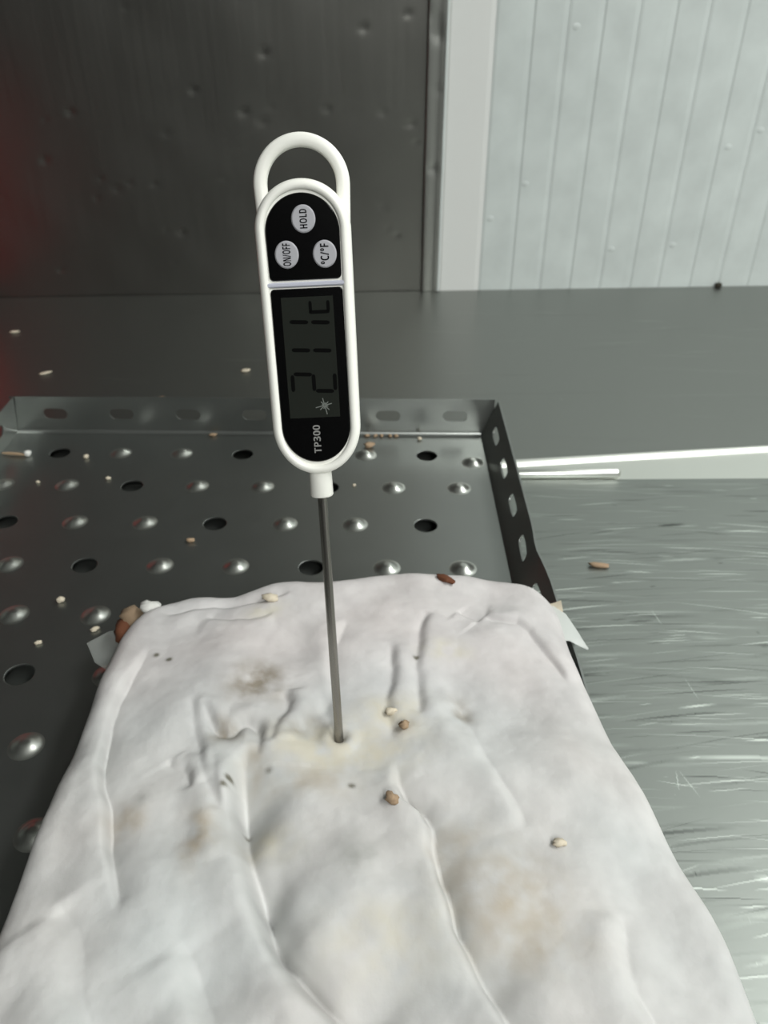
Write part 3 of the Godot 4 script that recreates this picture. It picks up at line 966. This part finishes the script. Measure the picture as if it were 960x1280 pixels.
			for q: Array in stains:
				var ex: float = (x - q[0]) / q[2]
				var ez: float = (z - q[1]) / q[3]
				var r2 := ex * ex + ez * ez
				if r2 < 4.0:
					var k: float = q[5] * 1.45 * exp(-r2 * 1.1) * clampf(0.7 + 1.3 * blot.get_noise_2d(x + q[0], z - q[1]), 0.0, 1.4)
					v = v.lerp(q[4], clampf(k, 0.0, 1.0))
			col.append(Color(v.x, v.y, v.z))
	var st := begin()
	st.set_smooth_group(1)
	for k in pos.size():
		st.set_color(col[k])
		st.add_vertex(pos[k])
	var row := nx + 1
	for j in nz:
		for i in nx:
			var a := j * row + i
			for v in [a, a + 1, a + row + 1, a, a + row + 1, a + row]:
				st.add_index(v)
	# sides: down from the border, tucked in inside the tray walls, onto the floor
	var loop := []
	for i in nx:
		loop.append(i)
	for j in nz:
		loop.append(j * row + nx)
	for i in nx:
		loop.append(nz * row + nx - i)
	for j in nz:
		loop.append((nz - j) * row)
	var count := pos.size()
	var n := loop.size()
	var prev := loop
	for lv in 7:
		var y: float = [0.9452, 0.9440, 0.9436, 0.9400, 0.930, 0.916, 0.9104][lv]
		var cur := []
		for k in n:
			var p: Vector3 = pos[loop[k]] - shift
			var inn: float = [0.0, 0.0015, 0.005, 0.007, 0.006, 0.006, 0.009][lv]
			var q := Vector3(lerpf(p.x, -0.02, 0.0), minf(y, p.y), p.z)
			q.x += inn if p.x < -0.05 else (-inn if p.x > 0.04 else 0.0)
			q.z += inn * 0.6 if p.z < -0.32 else (-inn * 0.6 if p.z > -0.04 else 0.0)
			if lv >= 3:
				q.x = minf(q.x, 0.0795)
			st.set_color(Color(0.55, 0.545, 0.53))
			st.add_vertex(q + shift)
			cur.append(count + lv * n + k)
		for k in n:
			var m := (k + 1) % n
			for v in [prev[k], cur[k], cur[m], prev[k], cur[m], prev[m]]:
				st.add_index(v)
		prev = cur
	put(done(st), "body", M.slab, o)
	# clear film poking out at both far corners
	var f := put(flap([Vector3(-0.1300, 0.935, -0.3345), Vector3(-0.1400, 0.931, -0.3380), Vector3(-0.1550, 0.9285, -0.3380), Vector3(-0.1660, 0.926, -0.3310)],
		[Vector3(-0.1270, 0.936, -0.3000), Vector3(-0.1360, 0.932, -0.3040), Vector3(-0.1460, 0.929, -0.3060), Vector3(-0.1570, 0.926, -0.3160)], shift), "film_flap", M.film, o)
	f.set_meta("label", "thin see-through film corner at the far left of the slab")
	f = put(flap([Vector3(0.0930, 0.9460, -0.3400), Vector3(0.0995, 0.9455, -0.3330), Vector3(0.1040, 0.9430, -0.3220), Vector3(0.1080, 0.9400, -0.3110)],
		[Vector3(0.0945, 0.9455, -0.3120), Vector3(0.0975, 0.9450, -0.3125), Vector3(0.1020, 0.9425, -0.3120), Vector3(0.1075, 0.9400, -0.3108)], shift), "film_flap", M.film2, o)
	f.set_meta("label", "white film tip sticking out past the tray wall")
	f = put(flap([Vector3(0.0900, 0.9430, -0.3440), Vector3(0.0945, 0.9440, -0.3440), Vector3(0.0985, 0.9470, -0.3430)],
		[Vector3(0.0920, 0.9440, -0.3330), Vector3(0.0955, 0.9440, -0.3310), Vector3(0.0980, 0.9435, -0.3300)], shift), "film_flap", M.crumb_pale, o)
	f.set_meta("label", "crumpled cream film fold")
	# little upturned corner at the far left
	var cs := begin()
	lump(cs, Vector3(-0.1270, 0.9500, -0.3335) + shift, Vector3(0.0060, 0.0032, 0.0050), 3, 0.3)
	put(done(cs), "corner_tip", M.crumb_white, o)

func flap(a: Array, b: Array, shift: Vector3) -> ArrayMesh:
	var st := begin()
	st.set_smooth_group(1)
	var up := Vector3(0, 0.0003, 0)
	var ta := []
	var tb := []
	for k in a.size():
		ta.append(a[k] + shift)
		tb.append(b[k] + shift)
	var rows := [ta, [], tb]
	for k in a.size():
		rows[1].append((ta[k] + tb[k]) / 2 + Vector3(0, 0.0012, 0))
	for r in 2:
		for k in a.size() - 1:
			var p: Vector3 = rows[r][k]
			var q: Vector3 = rows[r][k + 1]
			var s: Vector3 = rows[r + 1][k + 1]
			var t: Vector3 = rows[r + 1][k]
			if (q - p).cross(s - p).y < 0:
				quad(st, t + up, s + up, q + up, p + up)
				quad(st, p, q, s, t)
			else:
				quad(st, p + up, q + up, s + up, t + up)
				quad(st, t, s, q, p)
	return done(st)

# ---------------------------------------------------------------- thermometer
# local axes: x across the face, y along the probe upwards, z out of the face; millimetres below
func outline(inset: float, n := 96) -> Array:
	# rounded top (radius 17.4 about y 212.6), tapering sides, flatter round bottom about y 141
	var o := []
	var r := 17.45 - inset
	for k in n / 2 + 1:
		var a := PI * k / (n / 2.0)
		o.append(Vector2(r * cos(a), 212.6 + r * sin(a)))
	var rb := 17.0 - inset
	for k in n / 2 + 1:
		var a := PI + PI * k / (n / 2.0)
		o.append(Vector2(rb * cos(a), 140.8 + (19.3 - inset) * sin(a)))
	return o

func flat(pts: Array, z: float) -> Array:
	var o := []
	for p: Vector2 in pts:
		o.append(Vector3(p.x, p.y, z) * 0.001)
	return o

func plate(pts: Array, z0: float, z1: float, round_off := 0.3) -> ArrayMesh:
	var st := begin()
	var c := Vector2.ZERO
	for p: Vector2 in pts:
		c += p
	c /= pts.size()
	var small := []
	for p: Vector2 in pts:
		small.append(p - (p - c).normalized() * round_off)
	st.set_smooth_group(1)
	ring(st, flat(pts, z0), flat(pts, z1 - round_off * 0.5))
	ring(st, flat(pts, z1 - round_off * 0.5), flat(small, z1))
	st.set_smooth_group(-1)
	var tri_ix := Geometry2D.triangulate_polygon(PackedVector2Array(small))
	for k in range(0, tri_ix.size(), 3):
		var a: Vector2 = small[tri_ix[k]]
		var b: Vector2 = small[tri_ix[k + 1]]
		var d: Vector2 = small[tri_ix[k + 2]]
		if (b - a).cross(d - a) < 0:
			var h := b
			b = d
			d = h
		tri(st, Vector3(a.x, a.y, z1) * 0.001, Vector3(b.x, b.y, z1) * 0.001, Vector3(d.x, d.y, z1) * 0.001)
	return done(st)

func lettering(text: String, size: Vector2, at: Vector3, parent: Node3D, m: Material) -> void:
	# size: length along the probe and letter height, in millimetres; at: the middle
	var t := TextMesh.new()
	var f := SystemFont.new()
	f.font_names = PackedStringArray(["Droid Sans"])
	f.font_weight = 700
	t.font = f
	t.text = text
	t.font_size = 64
	t.pixel_size = 0.0001
	t.depth = 0.0001
	t.curve_step = 1.0
	var box := t.get_aabb()
	var k := Vector2(size.x * 0.001 / box.size.x, size.y * 0.001 / box.size.y)
	var o := put(t, "lettering", m, parent)
	var mid := box.get_center()
	o.basis = Basis(Vector3(0, k.x, 0), Vector3(-k.y, 0, 0), Vector3(0, 0, 1))
	o.position = at * 0.001 - o.basis * Vector3(mid.x, mid.y, 0)

func thermometer() -> void:
	var lean := deg_to_rad(17.0)
	var roll := deg_to_rad(-2.6)
	var ay := Vector3(sin(roll), cos(lean) * cos(roll), -sin(lean) * cos(roll))
	var az := Vector3(0, sin(lean), cos(lean))
	az = (az - ay * az.dot(ay)).normalized()
	var ax := ay.cross(az)
	var o := base("probe_thermometer", ENTRY)
	o.basis = Basis(ax, ay, az)
	tag(o, "white digital probe thermometer with black face stuck upright into the white slab", "thermometer")
	# body: back, sides, rounded rim, recessed face
	var st := begin()
	st.set_smooth_group(1)
	var layers := [[6.0, -8.6], [3.4, -8.2], [1.4, -7.0], [0.5, -5.4], [0.25, -1.0], [0.0, -0.8], [0.0, 3.4], [0.35, 5.0], [1.1, 6.1], [2.1, 6.6], [3.0, 6.4], [3.7, 5.8], [3.8, 5.0]]
	var prev := []
	for l: Array in layers:
		var cur := flat(outline(l[0]), l[1])
		if not prev.is_empty():
			ring(st, prev, cur)
		prev = cur
	st.set_smooth_group(-1)
	fan(st, flat(outline(3.8), 5.0), true)
	fan(st, flat(outline(6.0), -8.6), false)
	put(done(st), "body", M.plastic, o)
	# hanging loop behind the top
	st = begin()
	st.set_smooth_group(1)
	var section := func(c: Vector2, out: Vector2) -> Array:
		var r := []
		for k in 16:
			var a := TAU * k / 16.0
			var e := Vector2(cos(a), sin(a))
			e = Vector2(signf(e.x) * pow(absf(e.x), 0.7), signf(e.y) * pow(absf(e.y), 0.7))
			var q := c + out * e.x * 2.55
			r.append(Vector3(q.x, q.y, -5.2 + e.y * 2.6) * 0.001)
		return r
	prev = []
	for k in 47:
		var c := Vector2.ZERO
		var out := Vector2.ZERO
		if k < 8:
			c = Vector2(14.2 + k * 0.13, 206.0 + k * 2.85)
			out = Vector2(1, 0)
		elif k < 39:
			var a := PI * (k - 8) / 30.0
			out = Vector2(cos(a), sin(a))
			c = Vector2(15.2 * cos(a), 228.6 + 15.3 * sin(a))
		else:
			c = Vector2(-14.2 - (46 - k) * 0.13, 206.0 + (46 - k) * 2.85)
			out = Vector2(-1, 0)
		var cur: Array = section.call(c, out)
		if k > 0:
			ring(st, cur, prev)
		prev = cur
	put(done(st), "hanging_loop", M.plastic, o)
	# black face in two fields, with a white bar between
	var top := []
	for k in 41:
		var a := PI * k / 40.0
		top.append(Vector2(13.45 * cos(a), 211.8 + 13.3 * sin(a)))
	for q: Array in [[-13.2, 195.2, 1.6, PI], [13.2, 195.2, 1.6, PI * 1.5]]:
		for k in 7:
			var a: float = q[3] + PI / 2 * k / 6.0
			top.append(Vector2(q[0] - signf(q[0]) * q[2] + q[2] * cos(a), q[1] + q[2] + q[2] * sin(a)))
	put(plate(top, 4.6, 5.7), "button_panel", M.black, o)
	var bot := []
	for q: Array in [[13.3, 192.2, 1.4, 0.0], [-13.3, 192.2, 1.4, PI / 2]]:
		for k in 7:
			var a: float = q[3] + PI / 2 * k / 6.0
			bot.append(Vector2(q[0] - signf(q[0]) * q[2] + q[2] * cos(a), q[1] - q[2] + q[2] * sin(a)))
	for k in 41:
		var a := PI + PI * k / 40.0
		bot.append(Vector2(13.2 * cos(a), 141.0 + 14.2 * sin(a)))
	var dp := put(plate(bot, 4.6, 5.7), "display_panel", M.black, o)
	lettering("TP300", Vector2(11.0, 2.8), Vector3(0.1, 135.8, 5.71), dp, M.print)
	put(boxed(Vector3(-0.0146, 0.19285, 0.005), Vector3(0.0146, 0.1945, 0.0062), 0.0004), "divider_bar", M.bar, o)
	# display with its digits, read from below upwards
	var lcd := put(boxed(Vector3(-0.0097, 0.1442, 0.0055), Vector3(0.0096, 0.1892, 0.00576), 0.00008), "display_screen", M.lcd, o)
	digit(lcd, 157.6, [0, 1, 6, 4, 3])
	digit(lcd, 166.6, [1, 2])
	digit(lcd, 176.9, [1, 2])
	st = begin()
	bar(st, Vector2(-0.4, 183.6), Vector2(-8.0, 183.6), 1.3)
	bar(st, Vector2(-1.0, 183.6), Vector2(-1.0, 187.6), 1.2)
	bar(st, Vector2(-7.6, 183.6), Vector2(-7.6, 187.6), 1.2)
	put(done(st), "unit_sign", M.segment, lcd)
	st = begin()
	for k in 6:
		var a := PI * k / 6.0 + 0.3
		var d := Vector2(cos(a), sin(a)) * (1.4 + 1.1 * ((k * 7) % 3))
		bar(st, Vector2(-3.9, 148.8) - d, Vector2(-3.9, 148.8) + d * 0.8, 0.34, 5.83)
	put(done(st), "scuff_mark", M.scuff, lcd)
	# buttons
	var words := ["HOLD", "ON/OFF", "°C/°F"]
	var spots := [Vector2(0.7, 216.2), Vector2(-6.2, 204.2), Vector2(7.6, 203.9)]
	for k in 3:
		var pts := []
		for i in 36:
			var a := TAU * i / 36.0
			pts.append(spots[k] + Vector2(cos(a) * 4.35, sin(a) * 4.85))
		var b := put(plate(pts, 5.2, 6.2, 0.5), "button", M.button, o)
		lettering(words[k], Vector2([6.6, 7.8, 7.2][k], [2.7, 2.9, 3.1][k]), Vector3(spots[k].x, spots[k].y, 6.22), b, M.ink)
	# collar and probe
	st = begin()
	lathe(st, [Vector2(0.0021, 0.1114), Vector2(0.0042, 0.1115), Vector2(0.0046, 0.1121), Vector2(0.0044, 0.1220), Vector2(0.0050, 0.1245)], 28)
	put(done(st), "collar", M.plastic, o)
	st = begin()
	lathe(st, [Vector2(0.0001, -0.028), Vector2(0.0010, -0.022), Vector2(0.0019, -0.017), Vector2(0.0019, 0.1118)], 24)
	put(done(st), "probe", M.probe, o)

func bar(st: SurfaceTool, a: Vector2, b: Vector2, wide: float, z := 5.82) -> void:
	# a and b as (text up, along the probe): x on the face is minus text up
	var p := Vector2(-a.x, a.y)
	var q := Vector2(-b.x, b.y)
	var d := (q - p).normalized()
	var o := d.orthogonal() * wide / 2
	var pts := [p + o * 0.5, p + d * wide * 0.5 + o, q - d * wide * 0.5 + o, q + o * 0.5, q - o * 0.5, q - d * wide * 0.5 - o, p + d * wide * 0.5 - o, p - o * 0.5]
	st.set_smooth_group(-1)
	var area := 0.0
	for k in pts.size():
		area += pts[k].cross(pts[(k + 1) % pts.size()])
	if area < 0:
		pts.reverse()
	fan(st, flat(pts, z), true)
	ring(st, flat(pts, 5.7), flat(pts, z))

func digit(parent: Node3D, along_probe: float, on: Array) -> void:
	# seven segments, each bar a slab; slightly slanted
	var st := begin()
	var w := 3.1
	for s in on:
		var u: Array = [[[8.0, -w], [8.0, w]], [[7.4, w + 0.4], [0.6, w]], [[-0.6, w], [-7.4, w - 0.4]], [[-8.0, -w], [-8.0, w]], [[-0.6, -w], [-7.4, -w - 0.4]], [[7.4, -w], [0.6, -w]], [[0.0, -w], [0.0, w]]][s]
		bar(st, Vector2(u[0][0] - 0.4, along_probe + u[0][1]), Vector2(u[1][0] - 0.4, along_probe + u[1][1]), 1.45)
	put(done(st), "digit", M.segment, parent)

# ---------------------------------------------------------------- crumbs
func lump(st: SurfaceTool, at: Vector3, size: Vector3, seed_no: int, rough := 0.35) -> void:
	var r := RandomNumberGenerator.new()
	r.seed = seed_no
	st.set_smooth_group(1)
	var prev := []
	for j in 8:
		var b := PI * j / 7.0
		var cur := []
		for k in 12:
			var a := -TAU * k / 12.0
			var f := 1.0 + (r.randf_range(-rough, rough) if j > 0 and j < 7 else 0.0)
			cur.append(at + Vector3(cos(a) * sin(b) * f * size.x, -cos(b) * size.y * (0.9 + 0.1 * f), sin(a) * sin(b) * f * size.z))
		if j > 0:
			ring(st, prev, cur)
		prev = cur

func crumb(at: Vector3, size: Vector3, m: Material, called: String, label: String, turn := 0.0, group := "") -> void:
	var st := begin()
	lump(st, Vector3(0, size.y * 0.92, 0), size, taken.get(called, 0) + 3)
	var o := put(done(st), called, m, null, at)
	o.rotation_degrees.y = turn
	tag(o, label, "crumb", group)

func on_slab(x: float, z: float) -> Vector3:
	var best := 1.0
	var y := 0.955
	for p in slab_skin:
		var d := (p.x - x) * (p.x - x) + (p.z - z) * (p.z - z)
		if d < best:
			best = d
			y = p.y
	return Vector3(x, y - 0.0003, z)

func crumbs() -> void:
	crumb(warp(Vector3(-0.1340, TRAY, -0.4480)), Vector3(0.0030, 0.0016, 0.0017), M.crumb_tan, "crumb", "tan crumb on the tray floor between two dimple rows, below the thermometer's left", 15)
	crumb(warp(Vector3(-0.2025, TRAY, -0.3830)), Vector3(0.0024, 0.0018, 0.0022), M.crumb_pale, "crumb", "pale crumb on the tray floor left of the slab's far corner")
	crumb(warp(Vector3(-0.2425, TRAY, -0.5630)), Vector3(0.0024, 0.0016, 0.0020), M.crumb_pale, "crumb", "tiny whitish crumb beside the hole nearest the tray's far left corner")
	crumb(warp(Vector3(-0.0125, TRAY, -0.5850)), Vector3(0.0046, 0.0022, 0.0030), M.crumb_tan, "crumb", "orange-tan crumb next to the dimple right of the thermometer's lower end", 30)
	crumb(warp(Vector3(-0.2680, TRAY, -0.5240)), Vector3(0.0016, 0.0010, 0.0014), M.crumb_pale, "crumb", "speck of white between the two leftmost dimples of the second row")
	crumb(warp(Vector3(-0.2150, TRAY, -0.5300)), Vector3(0.0020, 0.0012, 0.0018), M.crumb_pale, "crumb", "small white crumb left of the punched hole in the second dimple row")
	crumb(warp(Vector3(-0.0230, TRAY, -0.5230)), Vector3(0.0015, 0.0010, 0.0013), M.crumb_pale, "crumb", "white speck on the tray floor just right of the thermometer collar")
	crumb(warp(Vector3(-0.1730, TRAY, -0.3570)), Vector3(0.0030, 0.0012, 0.0016), M.crumb_pale, "crumb", "whitish crumb lying above the film flap at left", 35)
	crumb(warp(Vector3(-0.2030, TRAY, -0.3450)), Vector3(0.0022, 0.0010, 0.0014), M.crumb_pale, "crumb", "faint white crumb near the large hole at the left edge", 20)
	for k in 5:
		crumb(warp(Vector3(-0.0145 + 0.0062 * k + 0.001 * (k % 2), TRAY, -0.6030)), Vector3(0.0024 - 0.0003 * (k % 3), 0.0012, 0.0014), M.crumb_tan, "crumb",
			["orange-tan crumb in the tray's far fold, closest to the thermometer", "second crumb from the thermometer along the tray's far fold", "middle crumb of the row along the tray's far fold", "fourth crumb from the thermometer along the tray's far fold", "crumb in the tray's far fold, furthest right of its row"][k], k * 40.0, "crumbs in the tray's far fold")
	crumb(warp(Vector3(0.0300, TRAY, -0.5980)), Vector3(0.0020, 0.0014, 0.0016), M.crumb_pale, "crumb", "pale crumb by the far fold, above the hole nearest the right tray wall")
	crumb(warp(Vector3(-0.1460, TRAY, -0.6020)), Vector3(0.0032, 0.0014, 0.0018), M.crumb_tan, "crumb", "reddish crumb against the tray's back wall left of the thermometer", 10)
	# sliver at the tray's far left corner, with a white bit at its tip
	var s := base("wood_sliver", warp(Vector3(-0.3020, TRAY, -0.5660)), -8)
	tag(s, "thin beige sliver with a white tip in the tray's far left corner", "scrap")
	var st := begin()
	tube(st, [Vector3(-0.011, 0.0014, 0), Vector3(-0.004, 0.0020, 0.0006), Vector3(0.004, 0.0018, 0.0002), Vector3(0.0095, 0.0013, 0)], [0.0008, 0.0016, 0.0015, 0.0009], 8, true, 0.6)
	put(done(st), "stem", M.crumb_tan, s)
	st = begin()
	lump(st, Vector3(0.0108, 0.0024, -0.0012), Vector3(0.0030, 0.0024, 0.0026), 5)
	put(done(st), "white_tip", M.crumb_white, s)
	# on the worktops
	crumb(Vector3(0.1470, TOP, -0.4345), Vector3(0.0068, 0.0018, 0.0022), M.crumb_tan, "bread_flake", "tan elongated flake on the worktop right of the tray", -4)
	crumb(Vector3(-0.3440, TOP, -0.7560), Vector3(0.0062, 0.0012, 0.0022), M.crumb_pale, "crumb", "larger pale crumb on the dark rear worktop at left", 35)
	crumb(Vector3(-0.4200, TOP, -0.8700), Vector3(0.0052, 0.0012, 0.0022), M.crumb_pale, "crumb", "pale crumb on the rear worktop at the picture's left edge, closest to the wall", 20)
	crumb(Vector3(-0.1415, TOP, -0.7620), Vector3(0.0048, 0.0014, 0.0032), M.crumb_pale, "crumb", "square whitish crumb on the rear worktop just left of the thermometer display", 4)
	crumb(Vector3(-0.2140, TOP, -0.6980), Vector3(0.0040, 0.0010, 0.0022), M.crumb_tan, "crumb", "faint tan crumb on the rear worktop just behind the tray", 4)
	crumb(Vector3(0.4350, TOP, -1.0290), Vector3(0.0044, 0.0034, 0.0036), M.crumb_dark, "crumb", "dark lump where the white panel meets the rear worktop at right")
	# on the slab
	crumb(on_slab(0.0340, -0.3500), Vector3(0.0056, 0.0016, 0.0024), M.crust, "bread_flake", "brown flake lying on the slab's far edge", -38)
	crumb(on_slab(0.0676, -0.1860), Vector3(0.0026, 0.0016, 0.0016), M.crumb_pale, "crumb", "lone pale crumb on the slab's smooth right part")
	crumb(on_slab(0.0032, -0.2049), Vector3(0.0030, 0.0020, 0.0022), M.crumb_tan, "crumb", "tan crumb on the slab beside the fold below the probe", -40)
	crumb(on_slab(0.0090, -0.2440), Vector3(0.0022, 0.0020, 0.0020), M.crumb_tan, "crumb", "crumb on the slab right of the probe, nearer to the camera")
	crumb(on_slab(0.0030, -0.2530), Vector3(0.0026, 0.0018, 0.0018), M.crumb_pale, "crumb", "crumb on the slab right of the probe, further from the camera")
	crumb(on_slab(-0.0610, -0.3310), Vector3(0.0046, 0.0020, 0.0026), M.crumb_pale, "crumb", "cream crumb on the slab near its far edge, left of the probe", -10)
	# brown scrap stuck to the far left corner
	var b := base("crust_scrap", Vector3(-0.1395, 0.9355, -0.3330))
	tag(b, "brown crust scrap stuck on the slab's far left corner", "scrap")
	st = begin()
	lump(st, Vector3(0.001, 0.006, -0.0015), Vector3(0.0072, 0.0068, 0.0070), 8, 0.22)
	put(done(st), "tan_side", M.crust_pale, b)
	st = begin()
	lump(st, Vector3(-0.0028, 0.0028, 0.0045), Vector3(0.0052, 0.0060, 0.0085), 12, 0.25)
	put(done(st), "brown_side", M.crust, b)
